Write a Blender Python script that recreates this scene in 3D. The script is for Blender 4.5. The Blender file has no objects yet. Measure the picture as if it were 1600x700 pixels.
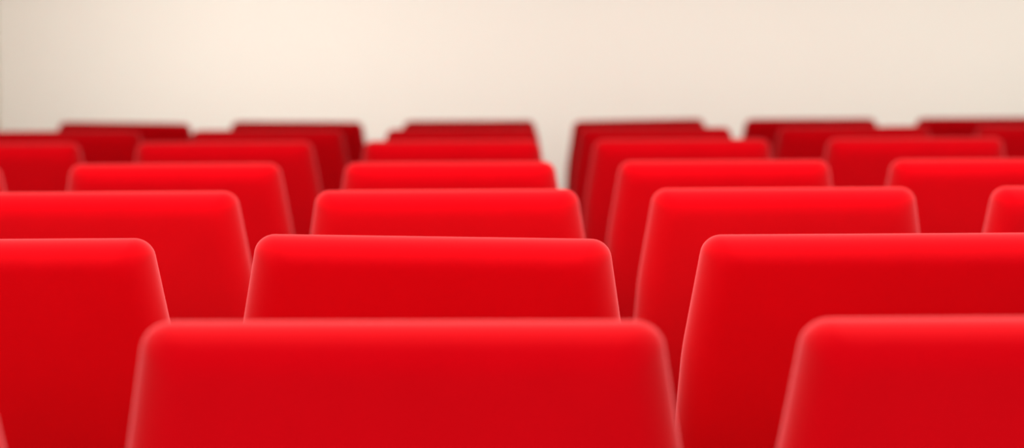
import bpy, bmesh, math, random
from mathutils import Vector, Matrix

random.seed(4)
S = bpy.context.scene
COL = S.collection
PI = math.pi

# ------------------------------------------------------------------ measures (metres)
PITCH = 0.56            # seat to seat along a row
ROW = 0.92              # row to row
FIRST = 1.902           # camera to the top edge of the nearest row
TOP = 0.90              # height of a backrest
X0 = -0.078             # middle column
CAM_Z = TOP + 0.224
FPX = 3556.0            # focal length in pixels of a 1600 wide frame
WALL_Y = 8.9
LEFT_X = -1.93
RIGHT_X = 4.6
BACK_Y = -2.0
CEIL_Z = 3.1


# ------------------------------------------------------------------ materials
def new_mat(name):
    m = bpy.data.materials.new(name)
    m.use_nodes = True
    nt = m.node_tree
    for n in list(nt.nodes):
        nt.nodes.remove(n)
    out = nt.nodes.new('ShaderNodeOutputMaterial')
    b = nt.nodes.new('ShaderNodeBsdfPrincipled')
    nt.links.new(b.outputs['BSDF'], out.inputs['Surface'])
    return m, nt, b


def fabric_mat():
    m, nt, b = new_mat('red_fabric')
    tc = nt.nodes.new('ShaderNodeTexCoord')
    # slight unevenness of the dye / pile
    n1 = nt.nodes.new('ShaderNodeTexNoise')
    n1.inputs['Scale'].default_value = 9.0
    n1.inputs['Detail'].default_value = 3.0
    nt.links.new(tc.outputs['Object'], n1.inputs['Vector'])
    mix = nt.nodes.new('ShaderNodeMix')
    mix.data_type = 'RGBA'
    mix.inputs['A'].default_value = (0.62, 0.0003, 0.0046, 1)
    mix.inputs['B'].default_value = (0.69, 0.0004, 0.0058, 1)
    nt.links.new(n1.outputs['Fac'], mix.inputs['Factor'])
    nt.links.new(mix.outputs['Result'], b.inputs['Base Color'])
    # fine weave
    n2 = nt.nodes.new('ShaderNodeTexNoise')
    n2.inputs['Scale'].default_value = 700.0
    n2.inputs['Detail'].default_value = 2.0
    nt.links.new(tc.outputs['Object'], n2.inputs['Vector'])
    bp = nt.nodes.new('ShaderNodeBump')
    bp.inputs['Strength'].default_value = 0.10
    bp.inputs['Distance'].default_value = 0.0008
    nt.links.new(n2.outputs['Fac'], bp.inputs['Height'])
    nt.links.new(bp.outputs['Normal'], b.inputs['Normal'])
    b.inputs['Roughness'].default_value = 0.9
    b.inputs['Specular IOR Level'].default_value = 0.0
    b.inputs['Sheen Weight'].default_value = 0.68
    b.inputs['Sheen Roughness'].default_value = 0.46
    b.inputs['Sheen Tint'].default_value = (1.0, 0.31, 0.33, 1)
    return m


def plaster_mat(name, col_a, col_b):
    m, nt, b = new_mat(name)
    tc = nt.nodes.new('ShaderNodeTexCoord')
    n1 = nt.nodes.new('ShaderNodeTexNoise')
    n1.inputs['Scale'].default_value = 1.3
    n1.inputs['Detail'].default_value = 4.0
    nt.links.new(tc.outputs['Object'], n1.inputs['Vector'])
    mix = nt.nodes.new('ShaderNodeMix')
    mix.data_type = 'RGBA'
    mix.inputs['A'].default_value = (*col_a, 1)
    mix.inputs['B'].default_value = (*col_b, 1)
    nt.links.new(n1.outputs['Fac'], mix.inputs['Factor'])
    nt.links.new(mix.outputs['Result'], b.inputs['Base Color'])
    n2 = nt.nodes.new('ShaderNodeTexNoise')
    n2.inputs['Scale'].default_value = 120.0
    nt.links.new(tc.outputs['Object'], n2.inputs['Vector'])
    bp = nt.nodes.new('ShaderNodeBump')
    bp.inputs['Strength'].default_value = 0.08
    bp.inputs['Distance'].default_value = 0.002
    nt.links.new(n2.outputs['Fac'], bp.inputs['Height'])
    nt.links.new(bp.outputs['Normal'], b.inputs['Normal'])
    b.inputs['Roughness'].default_value = 0.9
    b.inputs['Specular IOR Level'].default_value = 0.1
    return m


def plain_mat(name, col, rough, metal=0.0):
    m, nt, b = new_mat(name)
    tc = nt.nodes.new('ShaderNodeTexCoord')
    n = nt.nodes.new('ShaderNodeTexNoise')
    n.inputs['Scale'].default_value = 30.0
    nt.links.new(tc.outputs['Object'], n.inputs['Vector'])
    mix = nt.nodes.new('ShaderNodeMix')
    mix.data_type = 'RGBA'
    mix.inputs['A'].default_value = (*[c * 0.9 for c in col], 1)
    mix.inputs['B'].default_value = (*[min(1, c * 1.1) for c in col], 1)
    nt.links.new(n.outputs['Fac'], mix.inputs['Factor'])
    nt.links.new(mix.outputs['Result'], b.inputs['Base Color'])
    b.inputs['Roughness'].default_value = rough
    b.inputs['Metallic'].default_value = metal
    return m


M_RED = fabric_mat()
M_WALL = plaster_mat('cream_plaster', (0.815, 0.80, 0.735), (0.835, 0.83, 0.765))
M_CEIL = plaster_mat('white_ceiling', (0.80, 0.79, 0.76), (0.84, 0.83, 0.80))
M_FLOOR = plain_mat('grey_brown_carpet', (0.16, 0.12, 0.10), 0.95)
M_STEEL = plain_mat('dark_painted_steel', (0.03, 0.03, 0.033), 0.4, 0.6)


# ------------------------------------------------------------------ mesh helpers
def obj(name, bm, m, parent=None, smooth=False):
    me = bpy.data.meshes.new(name)
    bmesh.ops.recalc_face_normals(bm, faces=bm.faces[:])
    bm.to_mesh(me)
    bm.free()
    me.materials.append(m)
    if smooth:
        for p in me.polygons:
            p.use_smooth = True
    o = bpy.data.objects.new(name, me)
    COL.objects.link(o)
    if parent:
        o.parent = parent
    return o


def add_box(bm, x0, x1, y0, y1, z0, z1):
    vs = [bm.verts.new((x, y, z)) for x in (x0, x1) for y in (y0, y1) for z in (z0, z1)]
    for f in ((0, 1, 3, 2), (4, 6, 7, 5), (0, 4, 5, 1), (2, 3, 7, 6), (0, 2, 6, 4), (1, 5, 7, 3)):
        bm.faces.new([vs[i] for i in f])


def structure(name, x0, x1, y0, y1, z0, z1, m):
    bm = bmesh.new()
    add_box(bm, x0, x1, y0, y1, z0, z1)
    o = obj(name, bm, m)
    o['kind'] = 'structure'
    return o


def round_outline(corners, radii, n=10):
    """closed outline with each corner replaced by an arc"""
    pts = []
    k = len(corners)
    for i in range(k):
        p, a, c = Vector(corners[i]), Vector(corners[i - 1]), Vector(corners[(i + 1) % k])
        r = radii[i]
        d1, d2 = (a - p).normalized(), (c - p).normalized()
        if r <= 0:
            pts.append(p)
            continue
        ang = d1.angle(d2)
        t = r / math.tan(ang / 2)
        s, e = p + d1 * t, p + d2 * t
        ctr = p + (d1 + d2).normalized() * (r / math.sin(ang / 2))
        v0, v1 = s - ctr, e - ctr
        tot = v0.angle_signed(v1)
        for j in range(n + 1):
            q = -tot * j / n
            pts.append(ctr + Vector((v0.x * math.cos(q) - v0.y * math.sin(q),
                                     v0.x * math.sin(q) + v0.y * math.cos(q))))
    return pts


def inset_corners(corners, d):
    """the polygon moved inwards by d"""
    k = len(corners)
    pts = [Vector(c) for c in corners]
    area2 = sum(pts[i].cross(pts[(i + 1) % k]) for i in range(k))
    sg = 1 if area2 > 0 else -1
    out = []
    for i in range(k):
        e0 = (pts[i] - pts[i - 1]).normalized()
        e1 = (pts[(i + 1) % k] - pts[i]).normalized()
        n0, n1 = Vector((-e0.y, e0.x)) * sg, Vector((-e1.y, e1.x)) * sg
        m = (n0 + n1).normalized()
        out.append(pts[i] + m * (d / max(0.2, m.dot(n0))))
    return out


def matched_outlines(corners, radii, d, radii_in, step):
    """outer and inner outline with the same number of points, one for one"""
    o = round_outline(corners, radii)
    q = round_outline(inset_corners(corners, d), radii_in)
    po, pi = [], []
    k = len(o)
    for i in range(k):
        j = (i + 1) % k
        m = max(1, int(math.ceil((o[j] - o[i]).length / step)))
        for t in range(m):
            po.append(o[i].lerp(o[j], t / m))
            pi.append(q[i].lerp(q[j], t / m))
    return po, pi


def cushion(bm, outlines, thick, d_back, d_front, puff_back, puff_front, shape):
    """padded slab between two outlines; depth v runs from 0 (rear face) to thick (front face)"""
    outer, innr = outlines
    k = len(outer)
    us, ws = [p.x for p in outer], [p.y for p in outer]
    ctr = Vector(((min(us) + max(us)) / 2, (min(ws) + max(ws)) / 2))
    rings = []

    def ring(f, v, sc=1.0):
        row = []
        for p, q in zip(outer, innr):
            r = p.lerp(q, f)
            r = ctr + (r - ctr) * sc
            row.append(bm.verts.new(shape(r.x, v, r.y)))
        rings.append(row)
    NS = 10
    inner = (0.03, 0.15, 0.3, 0.45, 0.6, 0.72, 0.82, 0.92)
    for s in inner:
        ring(1, -puff_back * (1 - s * s) ** 2, s)
    for j in range(NS + 1):
        q = PI / 2 * j / NS
        ring(1 - math.sin(q), d_back * (1 - math.cos(q)))
    for j in range(NS + 1):
        q = PI / 2 * j / NS
        ring(1 - math.cos(q), thick - d_front * (1 - math.sin(q)))
    for s in reversed(inner):
        ring(1, thick + puff_front * (1 - s * s) ** 2, s)
    for a, b in zip(rings[:-1], rings[1:]):
        for i in range(k):
            j = (i + 1) % k
            bm.faces.new((a[i], a[j], b[j], b[i]))
    bm.faces.new(rings[0])
    bm.faces.new(rings[-1])
    bmesh.ops.remove_doubles(bm, verts=bm.verts[:], dist=1e-5)


# ------------------------------------------------------------------ the seat
BACK_LOW = 0.36         # lower edge of the backrest
LEAN = math.radians(13)


def back_shape(u, v, w):
    """w is measured along the backrest, 0 at its lower edge; it leans towards the row behind (-y)"""
    h = TOP - BACK_LOW
    f = w / h
    y = v - math.tan(LEAN) * w + 0.008 * math.sin(PI * min(1, max(0, f))) * -1.0 + math.tan(LEAN) * h
    return (u, y, BACK_LOW + w)


def make_backrest(parent):
    h = TOP - BACK_LOW
    # half widths at distances below the top edge
    half = [(-0.252, 0), (-0.252, h * 0.42), (-0.240, h - 0.15), (-0.2155, h),
            (0.2155, h), (0.240, h - 0.15), (0.252, h * 0.42), (0.252, 0)]
    outl = matched_outlines(half, [0.05, 0.30, 0.45, 0.026, 0.026, 0.45, 0.30, 0.05], 0.046,
                            [0.03, 0.30, 0.45, 0.020, 0.020, 0.45, 0.30, 0.03], 0.014)
    bm = bmesh.new()
    cushion(bm, outl, 0.090, 0.042, 0.044, 0.004, 0.010, back_shape)
    return obj('backrest', bm, M_RED, parent, True)


def make_seat(name):
    root = bpy.data.objects.new(name, None)
    COL.objects.link(root)
    make_backrest(root)
    # seat cushion
    c = [(-0.245, 0.10), (-0.245, 0.56), (0.245, 0.56), (0.245, 0.10)]
    outl = matched_outlines(c, [0.03, 0.06, 0.06, 0.03], 0.045, [0.02, 0.03, 0.03, 0.02], 0.03)
    bm = bmesh.new()
    cushion(bm, outl, 0.11, 0.030, 0.035, 0.0, 0.010,
            lambda u, v, w: (u, w + 0.085, 0.335 + v + 0.05 * (w - 0.10)))
    obj('seat_cushion', bm, M_RED, root, True)
    # two pedestal legs with a foot
    for s in (-1, 1):
        bm = bmesh.new()
        x0, x1 = s * 0.20 - 0.02, s * 0.20 + 0.02
        prof = [(0.18, 0.0), (0.50, 0.0), (0.50, 0.018), (0.38, 0.03), (0.36, 0.34), (0.50, 0.35), (0.50, 0.375),
                (0.14, 0.358), (0.14, 0.33), (0.28, 0.32), (0.28, 0.03), (0.18, 0.018)]
        a = [bm.verts.new((x0, y, z)) for y, z in prof]
        b = [bm.verts.new((x1, y, z)) for y, z in prof]
        bm.faces.new(a)
        bm.faces.new(b[::-1])
        for i in range(len(prof)):
            j = (i + 1) % len(prof)
            bm.faces.new((a[i], b[i], b[j], a[j]))
        obj('leg', bm, M_STEEL, root)
    # steel bracket that carries the backrest
    bm = bmesh.new()
    for s in (-1, 1):
        add_box(bm, s * 0.20 - 0.016, s * 0.20 + 0.016, 0.10, 0.20, 0.34, 0.46)
    add_box(bm, -0.20, 0.20, 0.145, 0.175, 0.345, 0.36)
    obj('back_bracket', bm, M_STEEL, root)
    return root


PROTO = make_seat('auditorium_seat')
USED = [False]


def place(x, y, rz, roll, sx, sz, label, group):
    if not USED[0]:
        USED[0] = True
        r = PROTO
    else:
        r = PROTO.copy()
        COL.objects.link(r)
        for ch in PROTO.children:
            c = ch.copy()
            COL.objects.link(c)
            c.parent = r
    r.location = (x, y, 0)
    r.rotation_euler = (0, roll, rz)
    r.scale = (sx, 1, sz)
    r['label'] = label
    r['category'] = 'seat'
    r['group'] = group
    return r


ORD = ['first', 'second', 'third', 'fourth', 'fifth', 'sixth', 'seventh']
ROWNAME = ['nearest row', 'second nearest row', 'third nearest row', 'middle row',
           'third row from the cream wall', 'second row from the cream wall', 'row nearest the cream wall']
LOOK = ['red padded seat', 'red padded seat', 'red padded seat', 'slightly blurred red seat', 'blurred red seat',
        'blurred red seat', 'dark red blurred seat']
# per row: columns shown, width scale, height scale
ROWS = [
    ((-1, 1), 1.03, 0.994),
    ((-1, 1), 1.03, 0.993),
    ((-1, 2), 1.005, 0.997),
    ((-2, 2), 1.0, 1.0),
    ((-2, 2), 1.0, 1.011),
    ((-2, 3), 1.0, 1.009),
    ((-2, 3), 0.99, 1.005),
]
# the seats are not set out quite evenly, (row, column): (sideways, turn deg, lean to the side deg)
ODD = {
    (0, -1): (-0.032, 0, 0), (0, 0): (-0.006, 0, 0.3), (0, 1): (0.006, 0, 0),
    (1, -1): (-0.0175, 0, 0), (1, 0): (-0.0185, 0, 1.2), (1, 1): (0.004, 0, 0),
    (2, -1): (-0.0085, 0, 0), (2, 0): (-0.0015, 0, 0), (2, 1): (0, 0, 0), (2, 2): (0.0075, 0, 0),
    (3, -2): (-0.0405, 0, 0), (3, -1): (-0.022, 0, 0), (3, 0): (-0.0143, 0, 0), (3, 1): (-0.006, 0, 0),
    (3, 2): (-0.003, 0, 0),
    (4, -2): (-0.0437, 0, 0), (4, -1): (-0.028, 0, 0), (4, 0): (-0.0263, 0, 0), (4, 1): (-0.018, 0, 0),
    (4, 2): (0, 0, 0),
    (5, -2): (-0.0365, 0, 0), (5, -1): (-0.014, 0, 0), (5, 0): (-0.0146, 0, 0), (5, 1): (-0.018, 0, 0),
    (5, 2): (-0.006, 0, 0), (5, 3): (0.005, 0, 0),
    (6, -2): (-0.028, 0, 1.0), (6, -1): (-0.0167, 0, 0.6), (6, 0): (-0.004, 0, 0), (6, 1): (0.005, 0, -0.8),
    (6, 2): (-0.003, 0, 0), (6, 3): (0, 0, 0),
}
LABELS = {
    (0, -1): 'red seat at the lower left corner, only a sliver of its back showing',
    (0, 0): 'big red padded seat back in the middle of the nearest row',
    (0, 1): 'red padded seat cut off by the lower right corner, in the nearest row',
    (1, -1): 'red padded seat cut off by the left edge in the second nearest row',
    (1, 0): 'sharp red seat back in the middle of the second nearest row, its top sloping slightly',
    (1, 1): 'wide red seat back cut off by the right edge in the second nearest row',
    (2, -1): 'red padded seat cut off by the left edge in the third nearest row',
    (2, 2): 'red seat at the right edge of which one top corner shows, third nearest row',
    (3, -2): 'red seat showing only a sliver at the left edge, in the middle row',
    (3, 2): 'red padded seat cut off by the right edge in the middle row',
    (4, -2): 'blurred red seat cut off by the left edge, third row from the cream wall',
    (5, -2): 'blurred red seat cut off by the left edge, second row from the cream wall',
    (5, 3): 'blurred red seat cut off by the right edge, second row from the cream wall',
    (6, -2): 'dark red seat at the left end of the row nearest the cream wall',
    (6, 3): 'dark red seat cut off by the right edge, row nearest the cream wall',
}
for i, ((c0, c1), sx, sz) in enumerate(ROWS):
    n = c1 - c0 + 1
    for k, c in enumerate(range(c0, c1 + 1)):
        dx, tz, rl = ODD.get((i, c), (0, 0, 0))
        lab = LABELS.get((i, c))
        if not lab:
            if k == 0:
                pos = 'leftmost red seat'
            elif k == n - 1:
                pos = 'rightmost red seat'
            else:
                pos = ORD[k] + ' red seat from the left'
            lab = (pos + ' in the ' + ROWNAME[i]).replace('red seat', LOOK[i])
        place(X0 + c * PITCH + dx, FIRST + i * ROW, math.radians(tz), math.radians(rl), sx, sz, lab,
              'red seats in the ' + ROWNAME[i])

# ------------------------------------------------------------------ the room
T = 0.12
structure('floor', LEFT_X - T, RIGHT_X + T, BACK_Y - T, WALL_Y + T, -T, 0, M_FLOOR)
structure('ceiling', LEFT_X - T, RIGHT_X + T, BACK_Y - T, WALL_Y + T, CEIL_Z, CEIL_Z + T, M_CEIL)
structure('wall_front', LEFT_X - T, RIGHT_X + T, WALL_Y, WALL_Y + T, 0, CEIL_Z, M_WALL)
structure('wall_back', LEFT_X - T, RIGHT_X + T, BACK_Y - T, BACK_Y, 0, CEIL_Z, M_WALL)
structure('wall_left', LEFT_X - T, LEFT_X, BACK_Y, WALL_Y, 0, CEIL_Z, M_WALL)
structure('wall_right', RIGHT_X, RIGHT_X + T, BACK_Y, WALL_Y, 0, CEIL_Z, M_WALL)


# ------------------------------------------------------------------ light
def area(name, loc, size, energy, color, rot=(0, 0, 0)):
    d = bpy.data.lights.new(name, 'AREA')
    d.shape = 'RECTANGLE'
    d.size, d.size_y = size
    d.energy = energy
    d.color = color
    o = bpy.data.objects.new(name, d)
    o.location = loc
    o.rotation_euler = rot
    COL.objects.link(o)
    return o


WARM = (1.0, 0.97, 0.93)
for y, e in ((2.9, 86), (4.4, 37)):
    lamp = area('ceiling_lamp', (0.9, y, CEIL_Z - 0.02), (5.6, 0.7), e, WARM)
    lamp.data.spread = math.radians(130)
area('rear_fill', (0.1, BACK_Y + 0.05, 1.9), (2.6, 1.6), 99, (1.0, 0.98, 0.96), (PI / 2, 0, 0))  # unseen fill light, added behind the camera to light the backrests evenly
for x, sx, e in ((0.95, 4.4, 24), (-1.4, 0.9, 4.9)):  # unseen fill lights added to brighten the front wall, the small one its left
    fill = area('wall_fill', (x, 6.1, CEIL_Z - 0.05), (sx, 0.25), e, (1.0, 0.97, 0.92), (math.radians(55), 0, 0))
    fill.data.spread = math.radians(46)

w = bpy.data.worlds.new('World')
S.world = w
w.use_nodes = True
w.node_tree.nodes['Background'].inputs['Color'].default_value = (1, 0.95, 0.9, 1)
w.node_tree.nodes['Background'].inputs['Strength'].default_value = 0.2

# ------------------------------------------------------------------ camera
VPX, VPY = 773.0, 83.0
cam = bpy.data.cameras.new('camera')
cam.sensor_width = 36.0
cam.lens = 36.0 * FPX / 1600.0
cam.clip_start = 0.05
co = bpy.data.objects.new('camera', cam)
COL.objects.link(co)
co.location = (0, 0, CAM_Z)
yaw = math.atan((800 - VPX) / FPX)
pitch = math.atan((350 - VPY) / FPX)
ROLL = math.radians(0.32)
co.rotation_mode = 'QUATERNION'
mat = Matrix.Rotation(-yaw, 4, 'Z') @ Matrix.Rotation(PI / 2 - pitch, 4, 'X') @ Matrix.Rotation(-ROLL, 4, 'Z')
co.rotation_quaternion = mat.to_quaternion()
cam.dof.use_dof = True
cam.dof.focus_distance = FIRST + ROW + 0.01
cam.dof.aperture_fstop = 3.1
S.camera = co

# ------------------------------------------------------------------ picture
S.view_settings.view_transform = 'Standard'
S.view_settings.look = 'None'
S.view_settings.gamma = 1.0
S.view_settings.exposure = 0.0
S.view_settings.use_curve_mapping = False
S.cycles.use_denoising = True
S.cycles.max_bounces = 12
S.cycles.diffuse_bounces = 8
